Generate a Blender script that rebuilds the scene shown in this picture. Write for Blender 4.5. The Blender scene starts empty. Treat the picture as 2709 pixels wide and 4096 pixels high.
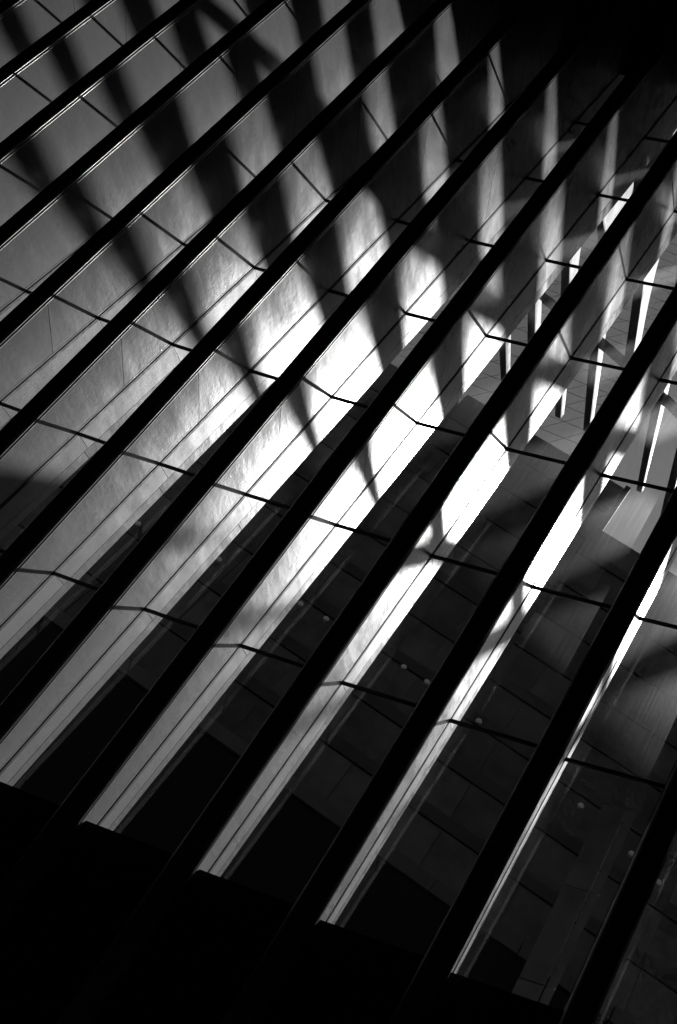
import bpy, math, random
from mathutils import Matrix, Vector

random.seed(7)
R = math.radians
scene = bpy.context.scene
C = scene.collection

# ------------------------------------------------------------------ frame
# Facade frame: x = outward normal of the leaning glass wall, y = along the
# wall (to the right seen from inside), z = up along the ribs; unit = rib pitch.
S = 1.5                       # metres per rib pitch
LEAN = R(12.0)                # ribs lean inward by 12 degrees
EYE = 1.6
cl, sl = math.cos(LEAN), math.sin(LEAN)
def wdir(x, y, z): return Vector((cl*x - sl*z, -y, sl*x + cl*z))
def W(x, y, z):
    v = wdir(x, y, z) * S
    v.z += EYE
    return v

# ------------------------------------------------------------------ camera
cam = bpy.data.cameras.new('Camera')
cam.sensor_fit = 'VERTICAL'; cam.sensor_height = 36.0
cam.lens = 36.0 * 4537.18 / 4096.0
cam.clip_start = 0.05; cam.clip_end = 3000
camo = bpy.data.objects.new('Camera', cam); C.objects.link(camo)
r0 = wdir(-0.0158517, 0.8563275, 0.5161898)
r1 = wdir(0.6517917, 0.4003400, -0.6441238)
r2 = wdir(0.7582323, -0.3262378, 0.5644932)
camo.matrix_world = Matrix(((r0.x, -r1.x, -r2.x, 0), (r0.y, -r1.y, -r2.y, 0), (r0.z, -r1.z, -r2.z, EYE), (0, 0, 0, 1)))
scene.camera = camo

# ------------------------------------------------------------------ light
PHI, SY = 0.710, 0.278
sun_dir = wdir(math.cos(PHI), SY, math.sin(PHI)).normalized()
sun = bpy.data.lights.new('sun', 'SUN'); sun.energy = 5.0; sun.angle = R(0.53); sun.color = (1, 1, 1)
suno = bpy.data.objects.new('sun', sun); C.objects.link(suno)
suno.rotation_euler = sun_dir.to_track_quat('Z', 'Y').to_euler()
world = bpy.data.worlds.new('World'); scene.world = world; world.use_nodes = True
wn = world.node_tree; wn.nodes.clear()
sky = wn.nodes.new('ShaderNodeTexSky'); sky.sky_type = 'NISHITA'; sky.sun_disc = False
sky.sun_elevation = math.asin(sun_dir.z)
sky.sun_rotation = math.atan2(sun_dir.x, sun_dir.y)
bw = wn.nodes.new('ShaderNodeRGBToBW')           # the photograph is black and white
bg = wn.nodes.new('ShaderNodeBackground'); bg.inputs['Strength'].default_value = 0.05
wo = wn.nodes.new('ShaderNodeOutputWorld')
wn.links.new(sky.outputs[0], bw.inputs[0]); wn.links.new(bw.outputs[0], bg.inputs['Color']); wn.links.new(bg.outputs[0], wo.inputs[0])
vs = scene.view_settings
vs.view_transform = 'Standard'; vs.look = 'None'; vs.exposure = 0.0; vs.gamma = 1.0; vs.use_curve_mapping = False
scene.cycles.max_bounces = 4; scene.cycles.diffuse_bounces = 2; scene.cycles.glossy_bounces = 3; scene.cycles.transparent_max_bounces = 14
scene.cycles.use_adaptive_sampling = True; scene.cycles.adaptive_threshold = 0.03; scene.cycles.adaptive_min_samples = 12
scene.cycles.caustics_reflective = False; scene.cycles.caustics_refractive = False

# ------------------------------------------------------------------ materials
def new_mat(name):
    m = bpy.data.materials.new(name); m.use_nodes = True
    nt = m.node_tree; nt.nodes.clear()
    out = nt.nodes.new('ShaderNodeOutputMaterial')
    return m, nt, out
def N(nt, kind, **kw):
    n = nt.nodes.new(kind)
    for k, v in kw.items():
        if k in n.inputs: n.inputs[k].default_value = v
        else: setattr(n, k, v)
    return n
def math_node(nt, op, a, b=None):
    n = nt.nodes.new('ShaderNodeMath'); n.operation = op
    for i, v in enumerate((a, b)):
        if v is None: continue
        if hasattr(v, 'links'): nt.links.new(v, n.inputs[i])
        else: n.inputs[i].default_value = v
    return n.outputs[0]
def maprange(nt, v, a, b, c, d_):
    n = nt.nodes.new('ShaderNodeMapRange'); nt.links.new(v, n.inputs[0])
    for i, q in enumerate((a, b, c, d_)): n.inputs[i+1].default_value = q
    return n.outputs[0]
def dotted(nt, vec, e, s):
    n = nt.nodes.new('ShaderNodeVectorMath'); n.operation = 'DOT_PRODUCT'
    nt.links.new(vec, n.inputs[0]); n.inputs[1].default_value = [q*s for q in e]
    return n.outputs['Value']
def shifted_object_coords(nt):
    tc = nt.nodes.new('ShaderNodeTexCoord'); oi = nt.nodes.new('ShaderNodeObjectInfo')
    sc_ = math_node(nt, 'MULTIPLY', oi.outputs['Random'], 37.0)
    ad = nt.nodes.new('ShaderNodeVectorMath'); ad.operation = 'ADD'
    cb = nt.nodes.new('ShaderNodeCombineXYZ')
    for i in range(3): nt.links.new(sc_, cb.inputs[i])
    nt.links.new(tc.outputs['Object'], ad.inputs[0]); nt.links.new(cb.outputs[0], ad.inputs[1])
    return ad.outputs[0], oi
def stretched(nt, vec, e1, s1, e2, s2, s3=3.0):
    cb = nt.nodes.new('ShaderNodeCombineXYZ')
    nt.links.new(dotted(nt, vec, e1, s1), cb.inputs[0])
    nt.links.new(dotted(nt, vec, e2, s2), cb.inputs[1])
    nt.links.new(dotted(nt, vec, (0, 1, 0), s3), cb.inputs[2])
    return cb.outputs[0]
def noise(nt, vec, scale, detail=4, rough=0.55):
    n = nt.nodes.new('ShaderNodeTexNoise'); nt.links.new(vec, n.inputs['Vector'])
    n.inputs['Scale'].default_value = scale; n.inputs['Detail'].default_value = detail; n.inputs['Roughness'].default_value = rough
    return n.outputs['Fac']
def inplane(deg):
    v = wdir(math.cos(R(deg)), 0, math.sin(R(deg))); return (v.x, v.y, v.z)

STEEL_ROUGH = 0.27
ANISO = 0.58
TANGENT = 139
def steel_material(name, base, rough, bumpy=1.0):
    m, nt, out = new_mat(name)
    vec, oi = shifted_object_coords(nt)
    e1, e2 = inplane(12), inplane(102)
    streak = noise(nt, stretched(nt, vec, e1, 0.8, e2, 3.2), 1.3, 5, 0.62)
    patch = noise(nt, stretched(nt, vec, e1, 0.9, e2, 1.8), 1.1, 4, 0.6)
    fine = noise(nt, stretched(nt, vec, inplane(90), 3.0, inplane(0), 26.0, 20.0), 2.2, 4, 0.6)
    peel = noise(nt, vec, 9.0, 4, 0.55)
    mix = math_node(nt, 'ADD', math_node(nt, 'MULTIPLY', streak, 0.45), math_node(nt, 'MULTIPLY', patch, 0.55))
    b = nt.nodes.new('ShaderNodeBsdfPrincipled')
    col = maprange(nt, mix, 0.3, 0.7, base*0.62, base*1.30)
    col = math_node(nt, 'MULTIPLY', col, maprange(nt, oi.outputs['Random'], 0, 1, 0.88, 1.12))
    cc = nt.nodes.new('ShaderNodeCombineColor')
    for i in range(3): nt.links.new(col, cc.inputs[i])
    nt.links.new(cc.outputs[0], b.inputs['Base Color'])
    rr = math_node(nt, 'ADD', maprange(nt, mix, 0.3, 0.7, rough+0.10, rough-0.10), math_node(nt, 'MULTIPLY', math_node(nt, 'SUBTRACT', fine, 0.5), 0.10))
    nt.links.new(rr, b.inputs['Roughness'])
    b.inputs['IOR'].default_value = 1.5
    b.inputs['Anisotropic'].default_value = ANISO
    tg = nt.nodes.new('ShaderNodeCombineXYZ')           # brushed across the ribs
    for i, q in enumerate(inplane(TANGENT)): tg.inputs[i].default_value = q
    nt.links.new(tg.outputs[0], b.inputs['Tangent'])
    h = math_node(nt, 'ADD', math_node(nt, 'MULTIPLY', peel, 0.6), math_node(nt, 'MULTIPLY', streak, 1.2))
    h = math_node(nt, 'ADD', h, math_node(nt, 'MULTIPLY', fine, 0.25))
    # small paint drips and grit
    vo = nt.nodes.new('ShaderNodeTexVoronoi'); nt.links.new(vec, vo.inputs['Vector']); vo.inputs['Scale'].default_value = 3.4
    drop = maprange(nt, vo.outputs['Distance'], 0.0, 0.05, 1.0, 0.0)
    h = math_node(nt, 'ADD', h, math_node(nt, 'MULTIPLY', drop, 0.5))
    bp = nt.nodes.new('ShaderNodeBump'); bp.inputs['Strength'].default_value = 0.25*bumpy; bp.inputs['Distance'].default_value = 0.012
    nt.links.new(h, bp.inputs['Height']); nt.links.new(bp.outputs[0], b.inputs['Normal'])
    nt.links.new(b.outputs[0], out.inputs[0])
    return m
M_STEEL = steel_material('painted_steel', 0.27, STEEL_ROUGH)
M_FIN = steel_material('fin_steel', 0.30, STEEL_ROUGH+0.04, 0.35)
M_WING = steel_material('wing_steel', 0.16, 0.62, 0.5)

def plain(name, base, rough, nscale=3.0, var=0.25, bump=0.1, spec=0.5, per_object=0.0):
    m, nt, out = new_mat(name)
    vec, oi = shifted_object_coords(nt)
    f = noise(nt, vec, nscale, 5, 0.6)
    b = nt.nodes.new('ShaderNodeBsdfPrincipled')
    col = maprange(nt, f, 0.3, 0.7, base*(1-var), base*(1+var))
    if per_object: col = math_node(nt, 'MULTIPLY', col, maprange(nt, oi.outputs['Random'], 0, 1, 1-per_object, 1+per_object))
    cc = nt.nodes.new('ShaderNodeCombineColor')
    for i in range(3): nt.links.new(col, cc.inputs[i])
    nt.links.new(cc.outputs[0], b.inputs['Base Color'])
    nt.links.new(maprange(nt, f, 0.3, 0.7, rough-0.08, rough+0.08), b.inputs['Roughness'])
    b.inputs['Specular IOR Level'].default_value = spec
    bp = nt.nodes.new('ShaderNodeBump'); bp.inputs['Strength'].default_value = bump; bp.inputs['Distance'].default_value = 0.01
    nt.links.new(f, bp.inputs['Height']); nt.links.new(bp.outputs[0], b.inputs['Normal'])
    nt.links.new(b.outputs[0], out.inputs[0])
    return m
M_RUBBER = plain('black_rubber', 0.012, 0.6, 8, spec=0.2)
M_TRANSOM = plain('black_bar', 0.02, 0.5, 6, spec=0.3)
M_WEB = plain('dark_web', 0.03, 0.7, 4)
M_HALL = plain('dark_hall', 0.02, 0.8, 0.7, spec=0.1)
M_STONE = plain('dark_stone_floor', 0.02, 0.7, 0.9, spec=0.1)
M_GROUND = plain('asphalt', 0.05, 0.85, 0.4)
M_SPANDREL = plain('black_spandrel', 0.015, 0.7, 2, spec=0.1)
M_DARKGLASS = plain('dark_window_glass', 0.075, 0.12, 0.25, 0.6, 0.03, spec=0.5, per_object=0.35)
M_DARKBAND = plain('dark_cladding', 0.06, 0.6, 0.3, spec=0.2)
M_SLAB = plain('grey_slab', 0.10, 0.7, 0.5)
M_PALE = plain('pale_tower_panel', 0.5, 0.25, 0.12, 0.12, 0.05)
M_PALEJOINT = plain('tower_joint', 0.12, 0.6, 0.5)
M_LATTICE = plain('lattice_steel', 0.10, 0.6, 0.5)
M_GHOST = plain('ghost_paint', 0.55, 0.6, 2.0, 0.3)  # pale colour of the added boxes that imitate a reflection
M_LAMP = plain('white_lamp_glass', 0.8, 0.4, 3, 0.05)

def glass_material(name, dusty):
    m, nt, out = new_mat(name)
    tr = nt.nodes.new('ShaderNodeBsdfTransparent'); tr.inputs[0].default_value = (0.93, 0.93, 0.93, 1)
    gl = nt.nodes.new('ShaderNodeBsdfGlossy'); gl.inputs['Roughness'].default_value = 0.0
    gl.inputs[0].default_value = (0.9, 0.9, 0.9, 1)
    ge = nt.nodes.new('ShaderNodeNewGeometry')
    dp = nt.nodes.new('ShaderNodeVectorMath'); dp.operation = 'DOT_PRODUCT'
    nt.links.new(ge.outputs['Incoming'], dp.inputs[0]); nt.links.new(ge.outputs['Normal'], dp.inputs[1])
    om = math_node(nt, 'SUBTRACT', 1.0, math_node(nt, 'ABSOLUTE', dp.outputs['Value']))
    fres = math_node(nt, 'ADD', math_node(nt, 'MULTIPLY', math_node(nt, 'POWER', om, 5.0), 0.96), 0.04)
    mx = nt.nodes.new('ShaderNodeMixShader'); nt.links.new(fres, mx.inputs[0]); nt.links.new(tr.outputs[0], mx.inputs[1]); nt.links.new(gl.outputs[0], mx.inputs[2])
    last = mx
    if dusty:
        # rain-streaked film of dust that scatters sunlight forward
        vec, oi = shifted_object_coords(nt)
        cb = nt.nodes.new('ShaderNodeCombineXYZ')
        nt.links.new(dotted(nt, vec, inplane(90), 0.25), cb.inputs[0]); nt.links.new(dotted(nt, vec, (0, 1, 0), 14.0), cb.inputs[1])
        st = noise(nt, cb.outputs[0], 2.4, 5, 0.7)
        soft = noise(nt, vec, 0.7, 1, 0.5)
        dust = math_node(nt, 'MULTIPLY', maprange(nt, st, 0.3, 0.8, 0.6, 1.5), maprange(nt, soft, 0.3, 0.7, 0.5, 1.3))
        rf = nt.nodes.new('ShaderNodeBsdfRefraction'); rf.inputs['IOR'].default_value = 1.42; rf.inputs['Roughness'].default_value = 0.95
        rf.inputs[0].default_value = (0.9, 0.9, 0.9, 1)
        m2 = nt.nodes.new('ShaderNodeMixShader')
        nt.links.new(math_node(nt, 'MULTIPLY', dust, DUST), m2.inputs[0]); nt.links.new(mx.outputs[0], m2.inputs[1]); nt.links.new(rf.outputs[0], m2.inputs[2])
        last = m2
    nt.links.new(last.outputs[0], out.inputs[0])
    return m
DUST = 0.045
M_GLASS = glass_material('facade_glass', False)
M_GLASS_DUSTY = glass_material('facade_glass_dusty', True)

# ------------------------------------------------------------------ helpers
def obj(name, verts, faces, mat, parent=None, smooth=False, origin=None):
    o0 = origin if origin is not None else (parent.location if parent is not None else Vector((0, 0, 0)))
    me = bpy.data.meshes.new(name)
    me.from_pydata([tuple(Vector(v) - o0) for v in verts], [], faces)
    if smooth:
        for p in me.polygons: p.use_smooth = True
    me.materials.append(mat); me.update()
    o = bpy.data.objects.new(name, me); C.objects.link(o)
    if parent is not None: o.parent = parent
    else: o.location = o0
    return o
def empty(name, loc):
    e = bpy.data.objects.new(name, None); e.location = loc; e.empty_display_size = 0.2; C.objects.link(e); return e
def tag(o, label=None, cat=None, group=None, kind=None):
    if label: o['label'] = label
    if cat: o['category'] = cat
    if group: o['group'] = group
    if kind: o['kind'] = kind
    return o
def loft(sections):
    """closed rings -> solid"""
    n = len(sections[0]); verts = [p for s_ in sections for p in s_]; faces = []
    for i in range(len(sections)-1):
        for j in range(n):
            a = i*n+j; b = i*n+(j+1) % n
            faces.append((a, b, b+n, a+n))
    faces.append(tuple(range(n-1, -1, -1))); L = (len(sections)-1)*n
    faces.append(tuple(range(L, L+n)))
    return verts, faces
def fix_normals(o):
    import bmesh
    bm = bmesh.new(); bm.from_mesh(o.data); bmesh.ops.recalc_face_normals(bm, faces=bm.faces); bm.to_mesh(o.data); bm.free()
    return o
def box_pts(c):   # 8 corners given as bottom 4 + top 4
    return c, [(3, 2, 1, 0), (4, 5, 6, 7), (0, 1, 5, 4), (1, 2, 6, 5), (2, 3, 7, 6), (3, 0, 4, 7)]

# ------------------------------------------------------------------ facade numbers
X0, Y0 = 8.6631, -4.6420
A1, A2, B1, B2 = -0.014526, -0.0063867, 0.118504, 0.00363986
CV, CV3 = -0.00092184, 7.4366e-05
WR = 0.199
def gdep(z):
    t = z-3; return 0.47078 + 0.085926*t - 0.0005009*t*t
def odep(z): return 0.34261 + 0.032483*(z-3)
def F(k, z, dx=0.0, dy=0.0, zs=0.0):
    t = z-3
    return W(X0 + A1*k + A2*k*k + CV*t*t + CV3*t*t*t + dx, Y0 + k + dy, z + zs + B1*k + B2*k*k)
ROWS = [2.30] + [4.4614 + 1.6815*i for i in range(10)]
ZLO, ZHI = -2.4, 20.0
KMIN, KMAX = -9, 6
ORD = ['first', 'second', 'third', 'fourth', 'fifth', 'sixth', 'seventh', 'eighth', 'ninth', 'tenth', 'eleventh', 'twelfth', 'thirteenth', 'fourteenth', 'fifteenth', 'sixteenth', 'seventeenth']

def stations(a, b, n): return [a + (b-a)*i/n for i in range(n+1)]
TILT = -0.13
RR = 0.038
def casing_ring(k, z):
    g = gdep(z); pts = [(-0.066, 0.0), (-g+RR, 0.0)]
    for i in range(1, 6):
        a = R(90 + 90*i/6); pts.append((-g+RR+RR*math.cos(a), -RR+RR*math.sin(a)))
    pts.append((-g, -RR)); pts.append((-g, -WR+RR))
    for i in range(1, 6):
        a = R(180 + 90*i/6); pts.append((-g+RR+RR*math.cos(a), -WR+RR+RR*math.sin(a)))
    pts += [(-g+RR, -WR), (-0.066, -WR)]
    return [F(k, z, dx, dy, TILT*(dx+0.4)) for dx, dy in pts]
def rect_ring(k, z, xa, xb, ya, yb, tilt=0.0):
    return [F(k, z, x, y, tilt*x) for x, y in ((xa, ya), (xb, ya), (xb, yb), (xa, yb))]

def smooth_by_angle(o, ang=30):
    me = o.data
    for p in me.polygons: p.use_smooth = True
    me.set_sharp_from_angle(angle=R(ang))

def make_rib(k):
    root = empty('facade_rib', F(k, ZLO, -0.2, -WR/2))
    n = KMAX - k
    s1 = 6.74 - 0.095*k + 0.05; s2 = 11.57 - 0.15*k + 0.09
    GAP = 0.004
    for a, b in ((ZLO, s1-GAP), (s1+GAP, s2-GAP), (s2+GAP, ZHI)):
        v, f = loft([casing_ring(k, z) for z in stations(a, b, 6)])
        smooth_by_angle(fix_normals(obj('steel_casing', v, f, M_STEEL, root)), 25)
    v, f = loft([rect_ring(k, z, -0.0655, 0.0215, -WR+0.012, -0.022) for z in stations(ZLO, ZHI, 8)])
    fix_normals(obj('inner_web', v, f, M_WEB, root))
    v, f = loft([rect_ring(k, z, -0.060, -0.027, -0.0215, -0.001) for z in stations(ZLO, ZHI, 8)])
    fix_normals(obj('glazing_bead', v, f, M_STEEL, root))
    # outer fin, one plate per storey of glass, and the edge strip in three lengths
    cuts = [ZLO] + ROWS[1:] + [ZHI]
    for a, b in zip(cuts[:-1], cuts[1:]):
        if b - a < 0.1: continue
        v, f = loft([rect_ring(k, z, 0.0222, 0.66*odep(z), -WR, 0.0, 0.3) for z in (a+0.003, (a+b)/2, b-0.003)])
        fix_normals(obj('fin_plate', v, f, M_FIN, root))
    for a, b in ((ZLO, s1-0.9), (s1-0.892, s2-0.7), (s2-0.692, ZHI)):
        v, f = loft([rect_ring(k, z, 0.66*odep(z)+0.008, odep(z), -WR, 0.0, 0.3) for z in stations(a, b, 4)])
        fix_normals(obj('fin_edge_strip', v, f, M_STEEL, root))
    # weld ridges along the rounded front edge
    for off in (0.052, 0.092):
        rings = []
        for z in stations(ZLO, ZHI, 14):
            g = gdep(z)
            rings.append([F(k, z, -g+off+0.009*math.cos(R(t)), 0.010*math.sin(R(t))-0.0005) for t in (0, 60, 120, 180, 270)])
        v, f = loft(rings); fix_normals(obj('weld_ridge', v, f, M_STEEL, root, smooth=True))
    # lifting holes
    for zc, xc in ((8.27, -0.80), (11.82, -1.07)):
        ring, inner, faces = [], [], []
        nn = 12
        for i in range(nn):
            a = 2*math.pi*i/nn
            ring.append(F(k, zc+0.026*math.sin(a), xc+0.020*math.cos(a), 0.0035))
            inner.append(F(k, zc+0.017*math.sin(a), xc+0.012*math.cos(a), 0.0035))
        base = [F(k, zc+0.026*math.sin(2*math.pi*i/nn), xc+0.020*math.cos(2*math.pi*i/nn), -0.004) for i in range(nn)]
        deep = [F(k, zc+0.017*math.sin(2*math.pi*i/nn), xc+0.012*math.cos(2*math.pi*i/nn), 0.0012) for i in range(nn)]
        V = ring + inner + base
        for i in range(nn):
            j = (i+1) % nn
            faces += [(i, j, nn+j, nn+i), (2*nn+i, 2*nn+j, j, i)]
        h = fix_normals(obj('lifting_socket', V, faces, M_STEEL, root))
        obj('socket_hole', deep, [tuple(range(nn))], M_RUBBER, h, origin=root.location)
    where = 'the lower right corner'
    tag(root, 'black fronted steel rib with sunlit flank, %s rib from the lower right corner' % ORD[n], 'rib', 'parallel facade ribs')
    return root

def make_bay(k):
    """glazing between rib k and rib k+1"""
    yr = -WR
    root = empty('glazing_bay', (F(k, ROWS[0]) + F(k+1, ROWS[0], 0, yr))/2)
    def Q(z, dx, side, inset=0.0):
        return F(k, z, dx, inset) if side == 0 else F(k+1, z, dx, yr-inset)
    for i in range(len(ROWS)-1):
        a, b = ROWS[i], ROWS[i+1]
        lo, hi = a+0.004, b-0.004
        v, f = box_pts([Q(lo, -0.004, 0, .004), Q(lo, 0.004, 0, .004), Q(lo, 0.004, 1, .004), Q(lo, -0.004, 1, .004),
                        Q(hi, -0.004, 0, .004), Q(hi, 0.004, 0, .004), Q(hi, 0.004, 1, .004), Q(hi, -0.004, 1, .004)])
        if i >= 8:                     # opaque panels added to keep sky light out of the top rows
            fix_normals(obj('blackout_panel', v, f, M_SPANDREL, root)); continue
        gp = fix_normals(obj('glass_pane', v, f, M_GLASS, root))
        gp.data.materials.append(M_GLASS_DUSTY)
        gp.data.polygons[5].material_index = 1      # inner face
        if i > 0:
            t, di, do = 0.012, -0.024, 0.010
            v, f = box_pts([Q(a-t, di, 0), Q(a-t, do, 0), Q(a-t, do, 1), Q(a-t, di, 1), Q(a+t, di, 0), Q(a+t, do, 0), Q(a+t, do, 1), Q(a+t, di, 1)])
            fix_normals(obj('transom', v, f, M_TRANSOM, root))
    for side in (0, 1):
        rings = []
        for z in stations(ZLO+0.1, ROWS[-1], 10):
            if side == 0: pts = ((-0.022, -0.021), (0.018, -0.021), (0.018, 0.005), (-0.022, 0.005)); kk = k
            else: pts = ((-0.022, yr-0.006), (0.018, yr-0.006), (0.018, yr-0.0005), (-0.022, yr-0.0005)); kk = k+1
            rings.append([F(kk, z, x, y) for x, y in pts])
        v, f = loft(rings); fix_normals(obj('rubber_gasket', v, f, M_RUBBER, root))
    zt = 2.335
    def sp(z, dx, side): return F(k, z, dx, 0.001) if side == 0 else F(k+1, z, dx, yr-0.001)
    v, f = box_pts([sp(ZLO, -0.24, 0), sp(ZLO, 0.25, 0), sp(ZLO, 0.25, 1), sp(ZLO, -0.24, 1), sp(zt, -0.24, 0), sp(zt-0.02, 0.25, 0), sp(zt-0.02, 0.25, 1), sp(zt, -0.24, 1)])
    fix_normals(obj('spandrel', v, f, M_SPANDREL, root))
    n = KMAX - k
    tag(root, 'glass bay with black transoms between the %s and %s ribs from the lower right corner' % (ORD[n-1], ORD[n]), 'window', 'glazing bays between the ribs')
    return root

# ------------------------------------------------------------------ setting: ground and hall
def slab(name, x0, x1, y0, y1, z0, z1, mat):
    v, f = box_pts([(x0, y0, z0), (x1, y0, z0), (x1, y1, z0), (x0, y1, z0), (x0, y0, z1), (x1, y0, z1), (x1, y1, z1), (x0, y1, z1)])
    return tag(fix_normals(obj(name, v, f, mat, origin=Vector(((x0+x1)/2, (y0+y1)/2, z0)))), kind='structure')
gz = -1.2
v = [(-1500, -1500, gz), (1500, -1500, gz), (1500, 1500, gz), (-1500, 1500, gz)]
tag(obj('ground', v, [(0, 1, 2, 3)], M_GROUND), kind='structure')
YL = F(KMIN, 3, 0, -WR).y; YR = F(KMAX, 3).y
slab('floor', -26, 11.0, YR-0.8, YL+0.8, -0.25, 0.0, M_STONE)
slab('wall_back', -26.4, -26.0, YR-0.8, YL+0.8, -0.25, 32.9, M_HALL)
def side_wall(name, y0, y1):
    a = F(0, ZLO, -0.3); b = F(0, ZHI, -0.9)
    prof = [(-26.4, -0.25), (12.9, -0.25), (12.5, 1.0), (7.6, 33.6), (-26.4, 33.6)]
    V = [(x, y0, z) for x, z in prof] + [(x, y1, z) for x, z in prof]
    n = len(prof); Fs = [tuple(range(n)), tuple(range(2*n-1, n-1, -1))] + [(i, (i+1) % n, n+(i+1) % n, n+i) for i in range(n)]
    return tag(fix_normals(obj(name, V, Fs, M_HALL)), kind='structure')
side_wall('wall_right', YR-1.2, YR-0.05)
side_wall('wall_left', YL+0.05, YL+1.2)
slab('ceiling', -26.4, 8.0, YR-1.2, YL+1.2, 32.0, 33.2, M_HALL)

# ------------------------------------------------------------------ facade
for k in range(KMIN, KMAX+1): make_rib(k)
for k in range(KMIN, KMAX): make_bay(k)

# boxes added behind the lower right glass to stand in for a leaning reflection
ghost = empty('reflection_ghost', F(4, 1.6, 0.34, 0.42))
for nm, ya, yb in (('ghost_plate', 0.42, 0.612), ('ghost_strip', 0.626, 0.695)):
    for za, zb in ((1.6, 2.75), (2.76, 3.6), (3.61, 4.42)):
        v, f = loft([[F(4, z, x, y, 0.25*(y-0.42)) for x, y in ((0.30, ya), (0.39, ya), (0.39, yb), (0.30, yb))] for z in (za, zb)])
        fix_normals(obj(nm, v, f, M_GHOST, ghost))
tag(ghost, 'dim grey leaning reflection in the lower right glass, built as added boxes behind it', 'mullion')

# ------------------------------------------------------------------ wing ribs outside
AL = R(17.44); nx, nz = -math.sin(AL), math.cos(AL)
HX = [(8.7, 3.6), (11.6, 3.0), (13.5, 2.2), (14.9, 1.4), (16.3, 1.05), (19.0, 0.92), (21.8, 0.76), (24.5, 0.50), (26.8, 0.28), (28.4, 0.13)]
def hw(x):
    for (a, p), (b, q) in zip(HX[:-1], HX[1:]):
        if x <= b: return p + (q-p)*(x-a)/(b-a)
    return HX[-1][1]
def make_wing(j):
    cw = 16.42 - 0.334*j if j >= 1 else 16.086 - 0.17*(j-1)
    tip = {-4: 24.0, -3: 24.0, -2: 24.3, -1: 24.2, 0: 25.3, 1: 26.0, 2: 27.5, 3: 28.2}.get(j, 28.5)
    yc = Y0 + j - WR/2
    rings = []
    for x in stations(9.6, tip, 16):
        zc = (cw + 0.22*(max(0, x-24)/6)**2 - x*nx)/nz
        h = hw(x)/2*(max(0.42, min(1.0, 1.0-(x-13)*0.12)) if j <= 1 else 1.0); wb = min(0.11, 0.06+h*0.3); wt = wb + min(0.14, 0.3*h)
        ring = []                      # flat underside, sides flaring to a wider rounded top
        for u, vv in ((-1, -.72), (-1, .72), (-.96, .93), (-.88, 1), (.75, 1), (.93, .85), (1, .5), (1, -.5), (.93, -.85), (.75, -1), (-.88, -1), (-.96, -.93)):
            wv = wb + (wt-wb)*(u+1)/2
            ring.append(W(x + nx*u*h, yc + vv*wv, zc + nz*u*h))
        rings.append(ring)
    v, f = loft(rings)
    root = W(9.6, yc, (cw-9.6*nx)/nz)
    o = obj('wing_rib', v, f, M_WING, origin=root)
    smooth_by_angle(fix_normals(o), 40)
    return o
for j in range(-4, 15):
    o = make_wing(j)
    lab = {1: 'dark outdoor wing rib seen through the glass nearest the right edge', 0: 'dark outdoor wing rib seen through glass, second from the right edge', -1: 'dark outdoor wing rib seen through glass, third from the right edge', -2: 'dark outdoor wing rib seen through glass, fourth from the right edge'}.get(j, 'outdoor wing rib known by its soft shadow bands across the rib flanks')
    tag(o, lab, 'wing rib', 'wing ribs outside the glass wall')
def make_beam(pts, label):
    rings = []
    for (j, x, z, rad) in pts:
        rings.append([W(x + rad*math.cos(2*math.pi*i/10), Y0 + j, z + rad*math.sin(2*math.pi*i/10)) for i in range(10)])
    v, f = loft(rings)
    o = obj('wing_beam', v, f, M_WING, origin=W(pts[0][1], Y0+pts[0][0], pts[0][2])); smooth_by_angle(fix_normals(o), 40)
    tag(o, label, 'beam', 'beams crossing the wing ribs')
make_beam([(-4, 20.1, 25.1, .14), (-1.5, 20.6, 24.6, .15), (1, 21.3, 24.0, .16), (4, 21.9, 22.75, .18), (6.3, 22.6, 22.0, .2), (8.5, 23.2, 21.3, .2), (12, 24.1, 20.3, .18)], 'long dark curved beam crossing the wing ribs outside the upper right glass')
make_beam([(8.4, 27.25, 22.74, .1), (8.9, 27.35, 22.54, .2), (10.1, 27.55, 22.14, .2), (11.4, 27.85, 21.74, .2), (14, 28.45, 20.94, .2)], 'outdoor beam casting soft spots on flanks near the lower right')
def make_shade_plate():
    # unseen, added plate: its shadow swallows the lowest flank at the left edge
    px, pz = 0.634, -0.773
    a = (30.9 + px*(-0.35), 23.94 + pz*(-0.35)); ring = []
    for q, r_ in ((0, 0), (0.35, -0.12), (4.0, -0.12), (4.0, 0.12), (0.35, 0.12)):
        ring.append((a[0] + px*q + 0.77*r_, a[1] + pz*q + 0.64*r_))
    v, f = loft([[W(x, Y0 + jj, z) for x, z in ring] for jj in (5.6, 6.0, 6.35)])
    o = fix_normals(obj('shade_plate', v, f, M_WING, origin=W(a[0], Y0+5.6, a[1])))
    tag(o, 'broad unseen plate added outdoors, whose shadow blackens the lowest flank at the left edge', 'plate')
make_shade_plate()
make_beam([(7.8, 29.9, 23.76, .07), (9, 30.1, 23.36, .08), (11, 30.5, 22.56, .08)], 'thin outdoor beam casting faint smudges on the lower middle flanks')

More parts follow.
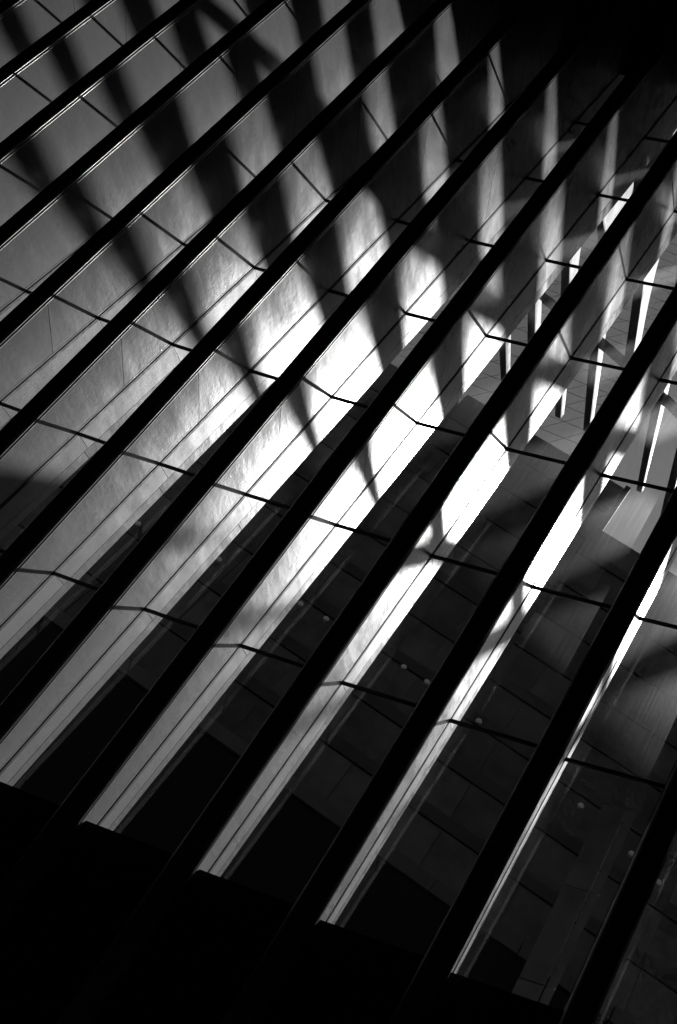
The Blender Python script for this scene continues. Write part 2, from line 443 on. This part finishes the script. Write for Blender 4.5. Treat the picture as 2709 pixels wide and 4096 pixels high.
# ------------------------------------------------------------------ towers beyond the glass
HA = R(-79.9); hX, hY = math.cos(HA), math.sin(HA)     # along the tower faces (to the right)
nX, nY = math.sin(HA)*1.0, -math.cos(HA)               # towards the hall
def T(D, s, z, out=0.0):
    """point on a vertical face at distance D from the eye, s metres along it, z above the eye"""
    return Vector((-nX*D + hX*s + nX*out, -nY*D + hY*s + nY*out, EYE + z))
def along(D, ratio_dir):   # azimuth (deg, left positive) -> s on the face
    a = R(ratio_dir); dx, dy = math.cos(a), math.sin(a)
    t = D/(-(nX*dx + nY*dy)); return (dx*t)*hX + (dy*t)*hY
def tbox(name, D, s0, s1, z0, z1, o0, o1, mat, parent):
    v, f = box_pts([T(D, s0, z0, o1), T(D, s1, z0, o1), T(D, s1, z0, o0), T(D, s0, z0, o0), T(D, s0, z1, o1), T(D, s1, z1, o1), T(D, s1, z1, o0), T(D, s0, z1, o0)])
    return fix_normals(obj(name, v, f, mat, parent))
def grid_tower(name, label, D, az0, az1, zb, z0, z1, cols, rows, depth, mat_body, mat_pane, band, slabmat=None):
    s0, s1 = along(D, az0), along(D, az1)
    root = empty(name, T(D, (s0+s1)/2, gz-EYE))
    tbox('tower_body', D, s0, s1, gz-EYE, z1, -depth, 0.0, mat_body, root)
    cw, rh = (s1-s0)/cols, (z1-z0)/rows
    tbox('corner_post', D, s1-0.35, s1+0.15, z0-3, z1+0.2, -0.4, 0.35, mat_body, root)
    for r in range(rows):
        for c in range(cols):
            a, b = s0+c*cw+0.018, s0+(c+1)*cw-(0.018 if c < cols-1 else 0.40)
            lo, hi = z0+r*rh+band, z0+(r+1)*rh-0.03
            t1, t2 = random.uniform(-.02, .02), random.uniform(-.02, .02)
            V = [T(D, a, lo, 0.02), T(D, b, lo, 0.02), T(D, b, hi, 0.02), T(D, a, hi, 0.02), T(D, a, lo, 0.10+t1), T(D, b, lo, 0.10-t1), T(D, b, hi, 0.10-t1+t2), T(D, a, hi, 0.10+t1+t2)]
            obj('window_panel', V, [(4, 5, 6, 7), (0, 1, 5, 4), (1, 2, 6, 5), (2, 3, 7, 6), (3, 0, 4, 7)], mat_pane, root)
        if slabmat and band > 0.5:
            tbox('floor_band', D, s0, s1, z0+r*rh+0.05, z0+r*rh+band-0.05, 0.01, 0.22, slabmat, root)
    tag(root, label, 'tower', None)
    return root
D1 = 60.0
grid_tower('dark_tower', 'dark glass tower beyond the glazing, topped by the highest dark roofline', D1, 27.0, 11.3, 0, 0.66*D1, 1.435*D1, 7, 10, 20, M_DARKBAND, M_DARKGLASS, 1.1, M_DARKBAND)
grid_tower('dark_block', 'dark glass block right of the tower with the lower roofline', D1-1.5, 12.0, -9.0, 0, 0.66*(D1-1.5), 1.318*(D1-1.5), 8, 9, 20, M_DARKBAND, M_DARKGLASS, 1.1, M_DARKBAND)
grid_tower('dark_slab_tower', 'tall dark slab tower behind the lower left glass bays', D1-3, 52.0, 27.2, 0, 0.66*(D1-3), 1.40*(D1-3), 12, 9, 20, M_DARKBAND, M_DARKGLASS, 1.1, M_DARKBAND)
# dark tower block added out of view on the right to cut sky light
side = empty('sky_blocker', Vector((38, -44, gz)))
def wbox(name, x0, x1, y0, y1, z0, z1, mat, parent):
    v, f = box_pts([(x0, y0, z0), (x1, y0, z0), (x1, y1, z0), (x0, y1, z0), (x0, y0, z1), (x1, y0, z1), (x1, y1, z1), (x0, y1, z1)])
    return fix_normals(obj(name, [Vector(p) for p in v], f, mat, parent))
wbox('tower_body', 12, 64, -60, -30, gz, 70, M_DARKBAND, side)
for r in range(14):
    wbox('blocker_band', 12.5, 63.5, -29.99, -29.8, 4+r*4.6, 7.4+r*4.6, M_DARKGLASS, side)
tag(side, 'unseen dark banded block added to the right of the glass wall to cut sky light', 'tower')
# podium in front with a pale coping
D0 = 50.0
s0, s1 = along(D0, 55), along(D0, -14)
pod = empty('podium_building', T(D0, (s0+s1)/2, gz-EYE))
tbox('podium_wall', D0, s0, s1, gz-EYE, 0.659*D0, -6, 0, M_SPANDREL, pod)
n = 14
for i in range(n):
    a, b = s0+(s1-s0)*i/n, s0+(s1-s0)*(i+1)/n
    tbox('coping_panel', D0, a+0.03, b-0.03, 0.662*D0, 0.662*D0+0.85, -3, 0.15, M_SLAB, pod)
    tbox('coping_rail', D0, a+0.03, b-0.03, 0.662*D0+1.15, 0.662*D0+1.4, -1.0, -0.6, M_SLAB, pod)
tag(pod, 'black podium with a dim grey coping seen low through the glass', 'building')
# open lattice of thin crossing bars against the sky
D2 = 150.0
lat = empty('lattice_tower', T(D2, along(D2, 24), gz-EYE))
def lbar(name, sa, za, sb, zb, wd):
    L = math.hypot(sb-sa, zb-za); px, pz = -(zb-za)/L*wd/2, (sb-sa)/L*wd/2
    V = [T(D2, sa+px, za+pz, .0), T(D2, sa-px, za-pz, .0), T(D2, sa-px, za-pz, wd), T(D2, sa+px, za+pz, wd), T(D2, sb+px, zb+pz, .0), T(D2, sb-px, zb-pz, .0), T(D2, sb-px, zb-pz, wd), T(D2, sb+px, zb+pz, wd)]
    fix_normals(obj(name, *box_pts(V), M_LATTICE, lat))
sl0, sl1, zl0, zl1 = along(D2, 36), along(D2, 16.5), 0.0, 2.2*D2
lbar('corner_post', sl0, gz-EYE, sl0, zl1, 0.5); lbar('corner_post', sl1, gz-EYE, sl1, zl1, 0.5)
step = 6.5; wdt = sl1-sl0
z = 1.2*D2
while z < zl1:
    lbar('lattice_bar', sl0, z, sl1, z+wdt*0.28, 0.08); z += step
c = -30
while c < wdt:
    a, b = max(0, c), min(wdt, c+70)
    if b-a > 2: lbar('lattice_bar', sl0+a, 1.2*D2+(a-c)*(zl1-1.2*D2)/70, sl0+b, 1.2*D2+(b-c)*(zl1-1.2*D2)/70, 0.08)
    c += 5.2
tag(lat, 'tall open lattice of thin crossing bars against the bright sky', 'lattice tower')

# round white lamps on the dark buildings
def raydir(px, py):
    c = ((px-1354.5)/4537.18, (py-2048)/4537.18, 1.0)
    return r0*c[0] + r1*c[1] + r2*c[2]
for i, (px, py) in enumerate([(553, 2097), (876, 2240), (1202, 2417), (1304, 2477), (1615, 2670), (1708, 2730), (1915, 2886), (2323, 3225), (2526, 3417), (2632, 3530)]):
    rd = raydir(px, py); D = D1-3.4
    t = D/(-(nX*rd.x + nY*rd.y)); p = rd*t + Vector((0, 0, EYE))
    nrm = Vector((nX, nY, 0)); hv = Vector((hX, hY, 0)); up = Vector((0, 0, 1))
    rings = []
    for dep, rad in ((-0.25, 0.10), (0.0, 0.22), (0.10, 0.20), (0.15, 0.11)):
        rings.append([p + nrm*dep + hv*(rad*math.cos(2*math.pi*q/14)) + up*(rad*math.sin(2*math.pi*q/14)) for q in range(14)])
    v, f = loft(rings)
    o = obj('round_lamp', v, f, M_LAMP, origin=p - nrm*0.25); smooth_by_angle(fix_normals(o), 40)
    tag(o, 'small round white lamp on the dark buildings, %s from the left' % ORD[i], 'lamp', 'round lamps outside')
